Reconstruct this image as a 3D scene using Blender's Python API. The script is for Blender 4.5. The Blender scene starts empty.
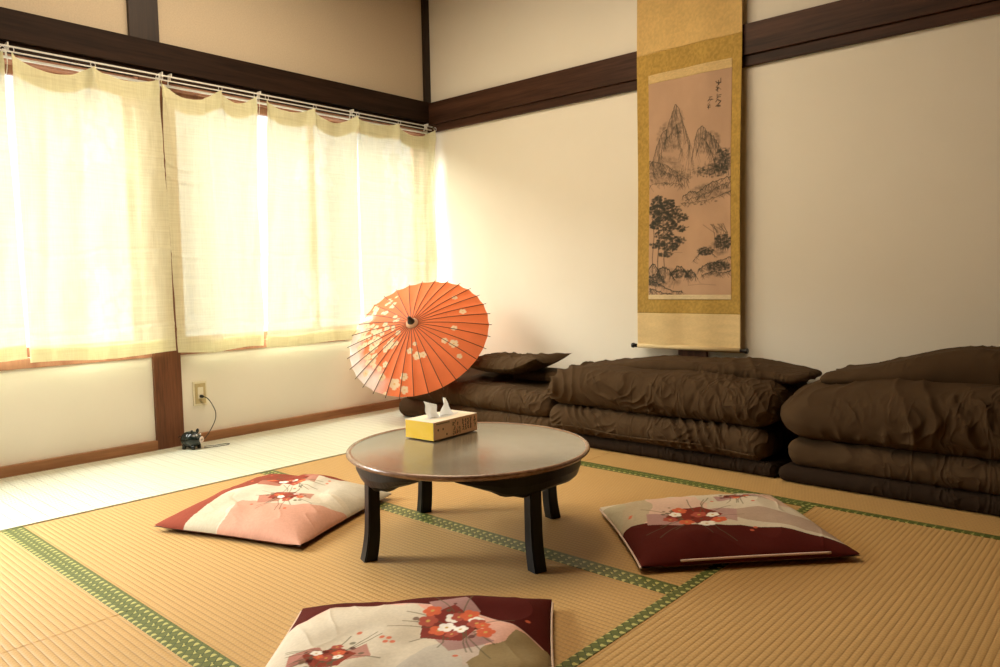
import bpy, bmesh, math, random
import numpy as np
from mathutils import Matrix, Vector
C = bpy.context.scene.collection
PI = math.pi
random.seed(4)

# ------------------------------------------------------------------ noise
def _h(ix, iy, iz, s):
    n = (ix.astype(np.int64) * 374761393 + iy.astype(np.int64) * 668265263 + iz.astype(np.int64) * 2147483647 + s * 144269504) & 0xffffffff
    n = ((n ^ (n >> 13)) * 1274126177) & 0xffffffff
    n = n ^ (n >> 16)
    return (n & 0xffffff) / float(0xffffff)
def noise(P, s=0):
    P = np.asarray(P, float); i = np.floor(P); f = P - i; f = f * f * f * (f * (f * 6 - 15) + 10); r = 0
    for a in (0, 1):
        for b in (0, 1):
            for c in (0, 1):
                w = (f[..., 0] if a else 1 - f[..., 0]) * (f[..., 1] if b else 1 - f[..., 1]) * (f[..., 2] if c else 1 - f[..., 2])
                r = r + w * _h(i[..., 0] + a, i[..., 1] + b, i[..., 2] + c, s)
    return r * 2 - 1
def fbm(P, s=0, o=4):
    P = np.asarray(P, float); r = 0; a = 1; t = 0
    for k in range(o):
        r = r + a * noise(P * 2 ** k, s + k); t += a; a *= .5
    return r / t
def ss(a, b, x):
    t = np.clip((x - a) / (b - a), 0, 1); return t * t * (3 - 2 * t)

# ------------------------------------------------------------------ objects
def link(name, me, mat=None, parent=None, smooth=False):
    o = bpy.data.objects.new(name, me); C.objects.link(o)
    if mat:
        for m in (mat if isinstance(mat, (list, tuple)) else [mat]): me.materials.append(m)
    if parent: o.parent = parent
    if smooth: me.polygons.foreach_set('use_smooth', [True] * len(me.polygons))
    return o
def tag(o, label=None, cat=None, group=None, kind=None):
    if label: o['label'] = label
    if cat: o['category'] = cat
    if group: o['group'] = group
    if kind: o['kind'] = kind
    return o
def empty(name, loc, label, cat, group=None, rz=0):
    o = bpy.data.objects.new(name, None); C.objects.link(o); o.location = loc; o.rotation_euler = (0, 0, rz)
    o.empty_display_size = .05
    return tag(o, label, cat, group)
def boxes(bm, lst, bev=0.0):
    for (x0, x1, y0, y1, z0, z1) in lst:
        r = bmesh.ops.create_cube(bm, size=1, matrix=Matrix.Translation(((x0 + x1) / 2, (y0 + y1) / 2, (z0 + z1) / 2)) @ Matrix.Diagonal((x1 - x0, y1 - y0, z1 - z0, 1)))
        if bev:
            es = list({e for v in r['verts'] for e in v.link_edges})
            bmesh.ops.bevel(bm, geom=es, offset=bev, segments=2, affect='EDGES', profile=.7)
def box(name, lst, mat, parent=None, bev=0.0, smooth=False):
    bm = bmesh.new(); boxes(bm, lst, bev); me = bpy.data.meshes.new(name); bm.to_mesh(me); bm.free()
    return link(name, me, mat, parent, smooth)
def bmobj(name, bm, mat, parent=None, smooth=True):
    me = bpy.data.meshes.new(name); bm.to_mesh(me); bm.free(); return link(name, me, mat, parent, smooth)
def setcol(me, col):
    a = me.color_attributes.new('paint', 'FLOAT_COLOR', 'POINT')
    c = np.ones((len(me.vertices), 4), np.float32); c[:, :3] = col; a.data.foreach_set('color', c.ravel())
def grid(name, P, mat, parent=None, col=None, closed_u=False, smooth=True, extra=None, flip=False):
    """P (m,n,3) array of points -> quad mesh"""
    m, n = P.shape[:2]; idx = np.arange(m * n).reshape(m, n)
    A = idx if not closed_u else np.vstack([idx, idx[:1]])
    q = np.stack([A[:-1, :-1], A[1:, :-1], A[1:, 1:], A[:-1, 1:]], -1).reshape(-1, 4)
    if flip: q = q[:, ::-1]
    me = bpy.data.meshes.new(name); me.from_pydata(P.reshape(-1, 3).tolist(), [], q.tolist())
    if col is not None: setcol(me, np.asarray(col).reshape(-1, 3))
    return link(name, me, mat, parent, smooth)
def tube_bm(bm, pts, rad, seg=8, cap=True, closed=False):
    pts = [Vector(p) for p in pts]; n = len(pts); rings = []
    up = Vector((0, 0, 1))
    for i, p in enumerate(pts):
        a = pts[i - 1] if (i > 0 or closed) else p; b = pts[(i + 1) % n] if (i < n - 1 or closed) else p
        t = (b - a).normalized(); u = t.cross(up)
        if u.length < .1: u = t.cross(Vector((1, 0, 0)))
        u.normalize(); w = t.cross(u); r = rad[i] if isinstance(rad, (list, tuple)) else rad
        rings.append([bm.verts.new(p + (u * math.cos(2 * PI * k / seg) + w * math.sin(2 * PI * k / seg)) * r) for k in range(seg)])
    for i in range(n if closed else n - 1):
        A, B = rings[i], rings[(i + 1) % n]
        for k in range(seg): bm.faces.new((A[k], A[(k + 1) % seg], B[(k + 1) % seg], B[k]))
    if cap and not closed: bm.faces.new(rings[0][::-1]); bm.faces.new(rings[-1])
def tube(name, pts, rad, mat, parent=None, seg=8, closed=False):
    bm = bmesh.new(); tube_bm(bm, pts, rad, seg, True, closed); bmesh.ops.recalc_face_normals(bm, faces=bm.faces)
    return bmobj(name, bm, mat, parent)
def lathe_bm(bm, prof, seg=48, M=Matrix.Identity(4)):
    rings = []
    for r, z in prof:
        if r < 1e-6: rings.append([bm.verts.new(M @ Vector((0, 0, z)))])
        else: rings.append([bm.verts.new(M @ Vector((r * math.cos(2 * PI * k / seg), r * math.sin(2 * PI * k / seg), z))) for k in range(seg)])
    for A, B in zip(rings[:-1], rings[1:]):
        for k in range(seg):
            k2 = (k + 1) % seg
            if len(A) == 1 and len(B) == 1: continue
            if len(A) == 1: bm.faces.new((A[0], B[k], B[k2]))
            elif len(B) == 1: bm.faces.new((A[k], B[0], A[k2]))
            else: bm.faces.new((A[k], B[k], B[k2], A[k2]))
def lathe(name, prof, mat, parent=None, seg=48, M=Matrix.Identity(4), smooth=True):
    bm = bmesh.new(); lathe_bm(bm, prof, seg, M); bmesh.ops.recalc_face_normals(bm, faces=bm.faces)
    return bmobj(name, bm, mat, parent, smooth)
def spline(pts, n=8):
    pts = [Vector(p) for p in pts]; out = []
    for i in range(len(pts) - 1):
        a = pts[max(i - 1, 0)]; b = pts[i]; c = pts[i + 1]; d = pts[min(i + 2, len(pts) - 1)]
        for k in range(n):
            t = k / n; out.append(.5 * ((2 * b) + (c - a) * t + (2 * a - 5 * b + 4 * c - d) * t * t + (3 * b - a - 3 * c + d) * t ** 3))
    out.append(pts[-1]); return out

# ------------------------------------------------------------------ materials
class NT:
    def __init__(s, name):
        s.m = bpy.data.materials.new(name); s.m.use_nodes = True; s.t = s.m.node_tree; s.t.nodes.clear()
        s.out = s.n('ShaderNodeOutputMaterial')
    def n(s, typ, **kw):
        nd = s.t.nodes.new(typ)
        for k, v in kw.items():
            if k.startswith('i_'):
                key = k[2:].replace('_', ' '); nd.inputs[key].default_value = v
            else: setattr(nd, k, v)
        return nd
    def l(s, a, b): s.t.links.new(a, b)
    def math(s, op, a, b=None, c=None, clamp=False):
        nd = s.n('ShaderNodeMath', operation=op, use_clamp=clamp)
        for i, v in enumerate((a, b, c)):
            if v is None: continue
            if isinstance(v, (int, float)): nd.inputs[i].default_value = v
            else: s.l(v, nd.inputs[i])
        return nd.outputs[0]
    def mix(s, f, a, b, typ='MIX'):
        nd = s.n('ShaderNodeMix', data_type='RGBA', blend_type=typ)
        for i, v in ((0, f), (6, a), (7, b)):
            if isinstance(v, tuple): nd.inputs[i].default_value = (*v, 1) if len(v) == 3 else v
            elif isinstance(v, (int, float)): nd.inputs[i].default_value = v
            else: s.l(v, nd.inputs[i])
        return nd.outputs[2]
    def coord(s, scale=(1, 1, 1), out='Object'):
        tc = s.n('ShaderNodeTexCoord'); mp = s.n('ShaderNodeMapping'); mp.inputs['Scale'].default_value = scale
        s.l(tc.outputs[out], mp.inputs['Vector']); return mp.outputs[0]
    def noise(s, scale, vec=None, detail=3, rough=.55, dist=0):
        nd = s.n('ShaderNodeTexNoise'); nd.inputs['Scale'].default_value = scale; nd.inputs['Detail'].default_value = detail
        nd.inputs['Roughness'].default_value = rough; nd.inputs['Distortion'].default_value = dist
        s.l(vec if vec is not None else s.coord(), nd.inputs['Vector']); return nd.outputs[0]
    def bsdf(s, color, rough=.7, spec=.3, bump=None, bd=.01, bs=.5, **kw):
        b = s.n('ShaderNodeBsdfPrincipled')
        if isinstance(color, tuple): b.inputs['Base Color'].default_value = (*color, 1)
        else: s.l(color, b.inputs['Base Color'])
        if isinstance(rough, (int, float)): b.inputs['Roughness'].default_value = rough
        else: s.l(rough, b.inputs['Roughness'])
        b.inputs['Specular IOR Level'].default_value = spec
        for k, v in kw.items(): b.inputs[k.replace('_', ' ')].default_value = v
        if bump is not None:
            bp = s.n('ShaderNodeBump'); bp.inputs['Strength'].default_value = bs; bp.inputs['Distance'].default_value = bd
            s.l(bump, bp.inputs['Height']); s.l(bp.outputs[0], b.inputs['Normal'])
        s.b = b; s.l(b.outputs[0], s.out.inputs[0]); return s.m

def m_plaster():
    t = NT('plaster'); v = t.coord()
    w = t.noise(420, t.coord((1, 1, .35)), 2); c = t.noise(3, v, 4)
    col = t.mix(c, (.81, .76, .65), (.87, .82, .72))
    return t.bsdf(col, .9, .15, w, .0012, .5)
def m_upper():
    t = NT('upper_wallpaper'); w = t.noise(260, t.coord((1, 1, 1)), 3)
    col = t.mix(t.noise(160, None, 2), (.50, .41, .30), (.66, .56, .42))
    return t.bsdf(col, .9, .12, w, .002, .5)
def m_wood(name, a, b, axis=(1, 1, 1), rough=.5, sc=18, spec=.35):
    t = NT(name); v = t.coord(axis)
    n1 = t.noise(sc, v, 6, .6, .6); n2 = t.noise(sc * 6, v, 3)
    f = t.math('ADD', t.math('MULTIPLY', n1, .7), t.math('MULTIPLY', n2, .3))
    r = t.n('ShaderNodeValToRGB'); t.l(f, r.inputs[0]); r.color_ramp.elements[0].position = .35; r.color_ramp.elements[1].position = .68
    r.color_ramp.elements[0].color = (*a, 1); r.color_ramp.elements[1].color = (*b, 1)
    return t.bsdf(r.outputs[0], rough, spec, f, .0015, .4)
def m_tatami(name, a, b, c, pitch=.0152, gridx=0, ro=.5, spc=.35):
    t = NT(name); tc = t.n('ShaderNodeTexCoord'); sp = t.n('ShaderNodeSeparateXYZ'); t.l(tc.outputs['Object'], sp.inputs[0])
    X, Y = sp.outputs[0], sp.outputs[1]
    ph = t.math('MULTIPLY', Y, 2 * PI / pitch)
    rib = t.math('POWER', t.math('ABSOLUTE', t.math('COSINE', t.math('MULTIPLY', ph, .5))), .6)   # rounded ribs, sharp valleys
    # short rush stalks running across the ribs
    st = t.noise(1, t.coord((640, 60, 1)), 3, .6)
    st2 = t.noise(1, t.coord((120, 14, 1)), 3, .6)
    big = t.noise(2.2, None, 4)
    col = t.mix(st, a, b); col = t.mix(t.math('MULTIPLY', st2, .5), col, c)
    col = t.mix(t.math('MULTIPLY', big, .35), col, tuple(x * .78 for x in b))
    dk = t.math('SUBTRACT', 1, rib)
    col = t.mix(t.math('MULTIPLY', t.math('POWER', dk, 2), .5), col, tuple(x * .35 for x in a))
    h = t.math('ADD', rib, t.math('MULTIPLY', st, .35))
    par = t.math('MULTIPLY', t.math('FLOOR', t.math('DIVIDE', Y, pitch)), PI)
    tick = t.math('SINE', t.math('ADD', t.math('MULTIPLY', X, 2 * PI / .011), par))
    h = t.math('ADD', h, t.math('MULTIPLY', tick, .18)); col = t.mix(t.math('MULTIPLY', t.math('MAXIMUM', tick, 0), .16), col, tuple(x * .5 for x in a))
    if gridx:
        gx = t.math('ABSOLUTE', t.math('SINE', t.math('MULTIPLY', X, PI / gridx)))
        g2 = t.math('SUBTRACT', 1, t.math('MINIMUM', t.math('MULTIPLY', gx, 3), 1))
        col = t.mix(t.math('MULTIPLY', g2, .5), col, tuple(x * .6 for x in a)); h = t.math('SUBTRACT', h, g2)
    return t.bsdf(col, ro, spc, h, .0016, .7)
def m_heri():
    t = NT('heri_cloth'); tc = t.n('ShaderNodeTexCoord'); mp = t.n('ShaderNodeMapping'); t.l(tc.outputs['Object'], mp.inputs[0])
    sp = t.n('ShaderNodeSeparateXYZ'); t.l(mp.outputs[0], sp.inputs[0]); X, Y = sp.outputs[0], sp.outputs[1]
    k = PI / .0240; Yo = t.math('ADD', Y, .0145)
    c1 = t.math('SINE', t.math('MULTIPLY', t.math('ADD', X, Yo), k)); c2 = t.math('SINE', t.math('MULTIPLY', t.math('SUBTRACT', X, Yo), k))
    ln = t.math('LESS_THAN', t.math('MINIMUM', t.math('ABSOLUTE', c1), t.math('ABSOLUTE', c2)), .16)
    x2 = t.math('SINE', t.math('MULTIPLY', X, 2 * PI / .024)); y2 = t.math('SINE', t.math('MULTIPLY', Y, 2 * PI / .0205))
    blk = t.math('MULTIPLY', t.math('MULTIPLY', t.math('GREATER_THAN', t.math('MULTIPLY', c1, c2), .12), t.math('GREATER_THAN', x2, -.3)), t.math('SUBTRACT', 1, ln))
    blk = t.math('MULTIPLY', blk, t.math('GREATER_THAN', y2, -.55))
    th = t.noise(900, None, 2)
    col = t.mix(th, (.07, .09, .014), (.12, .14, .028)); col = t.mix(ln, col, (.025, .04, .01)); col = t.mix(blk, col, (.46, .43, .14))
    r = t.math('SUBTRACT', .42, t.math('MULTIPLY', blk, .1))
    m = t.bsdf(col, r, .5, th, .0006, .4)
    return m
def m_curtain():
    t = NT('linen_curtain'); v = t.coord((1, 1, 1))
    slub = t.noise(1, t.coord((4, 4, 130)), 4, .6); slubv = t.noise(1, t.coord((260, 260, 6)), 2); big = t.noise(1, t.coord((3, 3, 5)), 3)
    th = t.math('ADD', t.math('MULTIPLY', slub, .6), t.math('MULTIPLY', slubv, .4))
    at = t.n('ShaderNodeAttribute', attribute_name='paint')   # woven flower motif: denser thread
    sp = t.n('ShaderNodeSeparateColor'); t.l(at.outputs['Color'], sp.inputs[0])
    col = t.mix(th, (.77, .74, .46), (.88, .87, .66))
    col = t.mix(t.math('MULTIPLY', sp.outputs[0], .3), col, (.95, .94, .86))
    bp = t.n('ShaderNodeBump'); bp.inputs['Strength'].default_value = .7; bp.inputs['Distance'].default_value = .003; t.l(th, bp.inputs['Height'])
    di = t.n('ShaderNodeBsdfDiffuse'); tr = t.n('ShaderNodeBsdfTranslucent'); tp = t.n('ShaderNodeBsdfTransparent')
    for q in (di, tr): t.l(col, q.inputs[0]); t.l(bp.outputs[0], q.inputs['Normal'])
    tp.inputs[0].default_value = (1, .97, .86, 1)
    m1 = t.n('ShaderNodeMixShader'); m1.inputs[0].default_value = .10; t.l(di.outputs[0], m1.inputs[1]); t.l(tr.outputs[0], m1.inputs[2])
    m2 = t.n('ShaderNodeMixShader'); f = t.math('SUBTRACT', .40, t.math('MULTIPLY', th, .42), clamp=True); t.l(f, m2.inputs[0])
    t.l(m1.outputs[0], m2.inputs[1]); t.l(tp.outputs[0], m2.inputs[2]); t.l(m2.outputs[0], t.out.inputs[0]); return t.m
def m_paint(name, rough=.85, spec=.15, bscale=700, bd=.0008, sheen=0, trans=0, var=.12, bumpattr=False):
    t = NT(name); at = t.n('ShaderNodeAttribute', attribute_name='paint'); n = t.noise(bscale, None, 3)
    hs = t.n('ShaderNodeBrightContrast'); col = t.mix(t.math('MULTIPLY', n, var), at.outputs['Color'], (.02, .015, .01))
    m = t.bsdf(col, rough, spec, n, bd, .5)
    if sheen: t.b.inputs['Sheen Weight'].default_value = sheen
    if trans:
        tr = t.n('ShaderNodeBsdfTranslucent'); t.l(col, tr.inputs[0]); mx = t.n('ShaderNodeMixShader'); mx.inputs[0].default_value = trans
        t.l(t.b.outputs[0], mx.inputs[1]); t.l(tr.outputs[0], mx.inputs[2]); t.l(mx.outputs[0], t.out.inputs[0])
    return m
def m_cloth(name, a, b, scale=500, rough=.9, sheen=.2):
    t = NT(name); n = t.noise(scale, None, 2); g = t.noise(14, None, 4); col = t.mix(g, a, b)
    m = t.bsdf(col, rough, .15, t.math('ADD', t.math('MULTIPLY', n, .4), g), .003, .45); t.b.inputs['Sheen Weight'].default_value = sheen; return m
def m_futon(name, a, b):
    t = NT(name); w = t.noise(2.5, None, 2); tc = t.coord((15, 7, 6)); n = t.noise(1, tc, 2, .4, 1.2)
    r1 = t.math('POWER', t.math('SUBTRACT', 1, t.math('MULTIPLY', t.math('ABSOLUTE', t.math('SUBTRACT', n, .5)), 4), clamp=True), 2.5)
    n2 = t.noise(1, t.coord((44, 20, 22)), 3, .5, 1.0)
    r2 = t.math('POWER', t.math('SUBTRACT', 1, t.math('MULTIPLY', t.math('ABSOLUTE', t.math('SUBTRACT', n2, .5)), 4), clamp=True), 2.5)
    g = t.n('ShaderNodeMapRange'); g.inputs[1].default_value = .42; g.inputs[2].default_value = .62; t.l(w, g.inputs[0])
    h = t.math('MULTIPLY', r1, g.outputs[0]); f = t.noise(500, None, 2)
    col = t.mix(t.noise(14, None, 4), a, b)
    m = t.bsdf(col, .9, .08, t.math('ADD', h, t.math('MULTIPLY', f, .03)), .014, .6); return m
def m_plain(name, col, rough=.5, spec=.4, var=.1, sc=60, bd=.0004, **kw):
    t = NT(name); n = t.noise(sc, None, 3); c = t.mix(n, tuple(x * (1 - var) for x in col), tuple(min(1, x * (1 + var)) for x in col))
    return t.bsdf(c, rough, spec, n, bd, .3, **kw)
M = dict(
    plaster=m_plaster(), upper=m_upper(),
    beam=m_wood('dark_beam_wood', (.010, .005, .003), (.038, .018, .010), (1, .06, 1), .6, 18, .12),
    beamx=m_wood('brown_beam_wood', (.024, .010, .005), (.095, .040, .022), (.06, 1, 1), .5, 18, .2),
    post=m_wood('brown_post_wood', (.075, .026, .011), (.23, .088, .038), (1, 1, .06), .5, 26),
    postd=m_wood('dark_post_wood', (.011, .006, .004), (.04, .02, .012), (1, 1, .06)),
    skirt=m_wood('baseboard_wood', (.20, .085, .035), (.42, .20, .09), (1, .06, 1), .55),
    frame=m_wood('window_frame_wood', (.22, .09, .05), (.40, .20, .12), (1, 1, .1), .5),
    panel=m_wood('wall_panel_wood', (.13, .075, .04), (.26, .16, .09), (1, 1, .08), .55),
    ceil=m_wood('ceiling_board', (.20, .12, .06), (.38, .25, .14), (1, .05, 1), .6),
    sub=m_wood('sub_floor', (.12, .07, .04), (.25, .16, .09), (1, .05, 1), .7),
    tatami=m_tatami('aged_tatami', (.43, .24, .078), (.60, .378, .150), (.52, .295, .092)),
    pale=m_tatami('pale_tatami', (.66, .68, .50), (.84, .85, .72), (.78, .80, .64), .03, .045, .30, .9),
    heri=m_heri(), curtain=m_curtain(),
    rail=m_plain('white_rail', (.82, .80, .75), .4, .4, .03),
    lacq=None, blackwood=m_wood('black_lacquer_wood', (.003, .003, .003), (.010, .009, .008), (1, 1, .15), .4, 20, .25),
    futon=m_futon('brown_duvet_cloth', (.052, .030, .014), (.082, .049, .025)),
    futon2=m_futon('dark_brown_cloth', (.018, .010, .006), (.03, .018, .01)),
    zab=m_paint('printed_cushion_cotton', .9, .08, 900, .0009, 0),
    zabside=m_cloth('maroon_cotton', (.10, .015, .012), (.17, .03, .022), 800),
    piping=m_plain('cream_piping', (.72, .55, .45), .8, .2),
    scroll=m_paint('scroll_silk', .75, .2, 1200, .0004, .1, 0, .25),
    brocade=None,
    washi=m_paint('umbrella_paper', .6, .3, 300, .0006, 0, .45, .08),
    bamboo=m_plain('dark_bamboo', (.05, .02, .012), .45, .4), blackp=m_plain('black_paint', (.008, .008, .008), .4, .5),
    collar=m_plain('collar_paper', (.55, .32, .2), .7, .2),
    ceram=m_plain('black_ceramic', (.008, .014, .012), .22, .6), cord=m_plain('black_cord', (.012, .014, .012), .5, .4),
    snout=m_plain('pale_snout', (.75, .62, .55), .5, .4), eye=m_plain('white_eye', (.85, .85, .82), .4, .4),
    outlet=m_plain('beige_outlet', (.52, .42, .22), .45, .4), outlet2=m_plain('cream_socket', (.80, .74, .56), .4, .4),
    carton=m_paint('printed_carton', .45, .4, 200, .0002, 0, 0, .04), tissue=None, knob=m_plain('black_roller_knob', (.01, .008, .008), .3, .5),
)
def m_lacquer():
    t = NT('table_lacquer'); sp = t.noise(240, None, 4, .7); sw = t.noise(7, None, 5, .6, 1.2)
    col = t.mix(sw, (.11, .09, .058), (.18, .15, .10)); col = t.mix(t.math('GREATER_THAN', sp, .63), col, (.16, .12, .07))
    r = t.math('ADD', .18, t.math('MULTIPLY', t.noise(30, None, 4), .12))
    m = t.bsdf(col, r, 1.0, sp, .0004, .25); t.b.inputs['IOR'].default_value = 2.3; return m
M['lacq'] = m_lacquer()
def m_tissue():
    t = NT('tissue_paper'); d = t.n('ShaderNodeBsdfDiffuse'); d.inputs[0].default_value = (.9, .9, .88, 1); r = t.n('ShaderNodeBsdfTranslucent'); r.inputs[0].default_value = (.9, .9, .88, 1)
    x = t.n('ShaderNodeMixShader'); x.inputs[0].default_value = .3; t.l(d.outputs[0], x.inputs[1]); t.l(r.outputs[0], x.inputs[2]); t.l(x.outputs[0], t.out.inputs[0]); return t.m
M['tissue'] = m_tissue()
def m_glass():
    t = NT('window_glass'); a = t.n('ShaderNodeBsdfTransparent'); a.inputs[0].default_value = (.95, .97, .97, 1); g = t.n('ShaderNodeBsdfGlossy'); g.inputs['Roughness'].default_value = .05
    x = t.n('ShaderNodeMixShader'); x.inputs[0].default_value = .06; t.l(a.outputs[0], x.inputs[1]); t.l(g.outputs[0], x.inputs[2]); t.l(x.outputs[0], t.out.inputs[0]); return t.m
M['glass'] = m_glass()

# ------------------------------------------------------------------ the room
XR, YF, ZC = 4.6, -4.8, 2.62
WZ0, WZ1, WY0, WY1 = .455, 1.66, -3.95, -.045
def struct(name, lst, mat, bev=0): return tag(box(name, lst, mat, None, bev), kind='structure')
struct('floor', [(-.15, XR, YF, .15, -.12, -.05)], M['sub'])
struct('ceiling', [(-.15, XR + .1, YF - .1, .15, ZC, ZC + .05)], M['ceil'])
ZM = 1.76
struct('wall_left', [(-.12, 0, YF, .0, -.05, WZ0), (-.12, 0, YF, WY0, WZ0, WZ1), (-.12, 0, -1.743, -1.619, WZ0, WZ1), (-.12, 0, WY1, .0, WZ0, WZ1), (-.12, 0, YF, 0, WZ1, ZM)], M['plaster'])
struct('wall_left_upper', [(-.12, 0, YF, 0, ZM, ZC)], M['upper'])
struct('wall_back', [(-.12, XR, 0, .12, -.05, ZC)], M['plaster'])
struct('wall_right', [(XR, XR + .1, YF, .12, -.05, ZC)], M['panel'])
struct('wall_front', [(-.12, XR + .1, YF - .1, YF, -.05, ZC)], M['panel'])
# beams, posts, skirting
struct('trim_1', [(0, .03, YF, -.03, 1.705, 1.825), (0, .012, YF, -.03, 1.66, 1.705)], M['beam'], .002)
struct('trim_2', [(0, XR, -.03, 0, 1.69, 1.82), (0.0, XR, -.018, 0, 1.645, 1.69)], M['beamx'], .003)
struct('trim_3', [(0, .022, -1.774, -1.646, 1.825, ZC)], M['postd'], .002)
struct('trim_4', [(0, .02, -.045, -.0, 1.82, ZC)], M['postd'])
struct('trim_5', [(0, .02, -1.743, -1.619, -.05, 1.66)], M['post'], .002)
struct('trim_6', [(1.69, 1.835, -.014, 0, -.05, 1.645)], M['post'], .002)
struct('baseboard_left', [(0, .022, YF, -1.743, -.04, .047), (0, .022, -1.619, 0, -.04, .047)], M['skirt'], .002)
struct('baseboard_back', [(.022, 1.69, -.02, 0, -.04, .045), (1.835, XR, -.02, 0, -.04, .045)], M['skirt'], .002)
# window
for nm, wy0, wy1 in (('window_1', WY0, -1.743), ('window_2', -1.619, WY1)):
    wf = [(-.10, .012, wy0, wy1, WZ0 - .03, WZ0 + .012), (-.10, .005, wy0, wy1, WZ1 - .03, WZ1), (-.10, .012, wy1 - .02, wy1, WZ0, WZ1), (-.10, .005, wy0, wy0 + .02, WZ0, WZ1)]
    win = struct(nm, wf, M['frame'], .002)
    ys = np.linspace(wy0 + .02, wy1 - .02, 3)
    for i in range(2):
        a, b = ys[i], ys[i + 1]; x = -.075 if i % 2 else -.045
        s = box('window_sash', [(x, x + .025, a, b, WZ0 + .012, WZ0 + .05), (x, x + .025, a, b, WZ1 - .065, WZ1 - .03), (x, x + .025, a, a + .028, WZ0 + .05, WZ1 - .065), (x, x + .025, b - .028, b, WZ0 + .05, WZ1 - .065)], M['frame'], win, .002)
        box('window_pane', [(x + .011, x + .014, a + .028, b - .028, WZ0 + .05, WZ1 - .065)], M['glass'], s)

# ------------------------------------------------------------------ tatami mats
def mat_(name, cx, cy, lx, ly, rot, heri, mat, label, top=0.0, hm='heri'):
    """lx along the ribs, heri sides subset of (+1,-1) of local y"""
    e = empty(name, (cx, cy, -.05), label, 'tatami mat', None, rot)
    g = .0008; hx, hy = lx / 2 - g, ly / 2 - g
    b = box('woven_surface', [(-hx, hx, -hy, hy, 0, .05 + top)], mat, e, .0015)
    for s in heri:
        y0, y1 = (hy - .029, hy + .0004) if s > 0 else (-hy - .0004, -hy + .029)
        box('cloth_border', [(-hx, hx, y0, y1, .03, .0514 + top)], M['heri'], e, .0006)
    return e
L1, L2, L3, X0, X1, XM = -2.517, -1.636, -.763, .754, 2.553, 1.65
mat_('tatami_mat', (X0 + X1) / 2, (L1 + L2) / 2, X1 - X0, L2 - L1, 0, (1, -1), M['tatami'], 'tatami mat under the front left table legs, between the two lengthwise green borders')
mat_('tatami_mat', (X0 + X1) / 2, (L2 + L3) / 2, X1 - X0, L3 - L2, 0, (1, -1), M['tatami'], 'tatami mat under the back table legs, before the mats the futons lie on')
mat_('tatami_mat', (X0 + XM) / 2, (L3 - .002) / 2, XM - X0, -L3 - .002, 0, (-1,), M['tatami'], 'tatami mat along the back wall under the leftmost futon and umbrella')
mat_('tatami_mat', (XM + 3.45) / 2, (L3 - .002) / 2, 3.45 - XM, -L3 - .002, 0, (-1,), M['tatami'], 'tatami mat with dark border along the front of the middle and right futons')
mat_('tatami_mat', (3.45 + XR) / 2, (L3 - .002) / 2, XR - 3.45, -L3 - .002, 0, (-1,), M['tatami'], 'tatami mat past the right end of the futons')
mat_('tatami_mat', X1 + .44, (L1 + L3) / 2, L3 - L1, .88, PI / 2, (1, -1), M['tatami'], 'coarsely ribbed tatami mat at the right, its ribs running toward the back wall')
mat_('tatami_mat', (X1 + .88 + XR) / 2, (L1 + L3) / 2, L3 - L1, XR - X1 - .88, PI / 2, (), M['tatami'], 'tatami mat beside the right wall')
mat_('tatami_mat', (X0 + XM) / 2, L1 - .44, XM - X0, .88, 0, (1, -1), M['tatami'], 'tatami mat in the bottom left corner, next to the pale strip')
mat_('tatami_mat', (XM + 3.45) / 2, L1 - .44, 3.45 - XM, .88, 0, (1, -1), M['tatami'], 'tatami mat partly under the nearest floor cushion')
mat_('tatami_mat', (3.45 + XR) / 2, L1 - .44, XR - 3.45, .88, 0, (1, -1), M['tatami'], 'tatami mat in the right front part of the room')
mat_('tatami_mat', (X0 + XR) / 2, (L1 - .88 + YF) / 2, XR - X0, L1 - .88 - YF, 0, (1,), M['tatami'], 'tatami mat along the wall facing the scroll')
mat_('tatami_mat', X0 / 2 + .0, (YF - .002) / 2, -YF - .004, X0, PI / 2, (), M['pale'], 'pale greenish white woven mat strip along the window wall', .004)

# ------------------------------------------------------------------ curtains
def stroke(img, pts, w, col, a=1.0, taper=False):
    """img (H,W,3) float; pts in unit coords (s right, t down), w in px"""
    H, W = img.shape[:2]; n = len(pts)
    for i in range(n - 1):
        x0, y0 = pts[i][0] * W, pts[i][1] * H; x1, y1 = pts[i + 1][0] * W, pts[i + 1][1] * H
        ww = w * (1 - .7 * i / max(n - 1, 1)) if taper else w
        m = int(ww + 3); a0, a1 = int(max(min(x0, x1) - m, 0)), int(min(max(x0, x1) + m, W)); b0, b1 = int(max(min(y0, y1) - m, 0)), int(min(max(y0, y1) + m, H))
        if a1 <= a0 or b1 <= b0: continue
        Y, X = np.mgrid[b0:b1, a0:a1] + .5; dx, dy = x1 - x0, y1 - y0; L = dx * dx + dy * dy + 1e-9
        t = np.clip(((X - x0) * dx + (Y - y0) * dy) / L, 0, 1); d = np.hypot(X - x0 - t * dx, Y - y0 - t * dy)
        k = (np.clip(ww / 2 + .5 - d, 0, 1) * a)[..., None]; img[b0:b1, a0:a1] = img[b0:b1, a0:a1] * (1 - k) + np.array(col) * k
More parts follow.
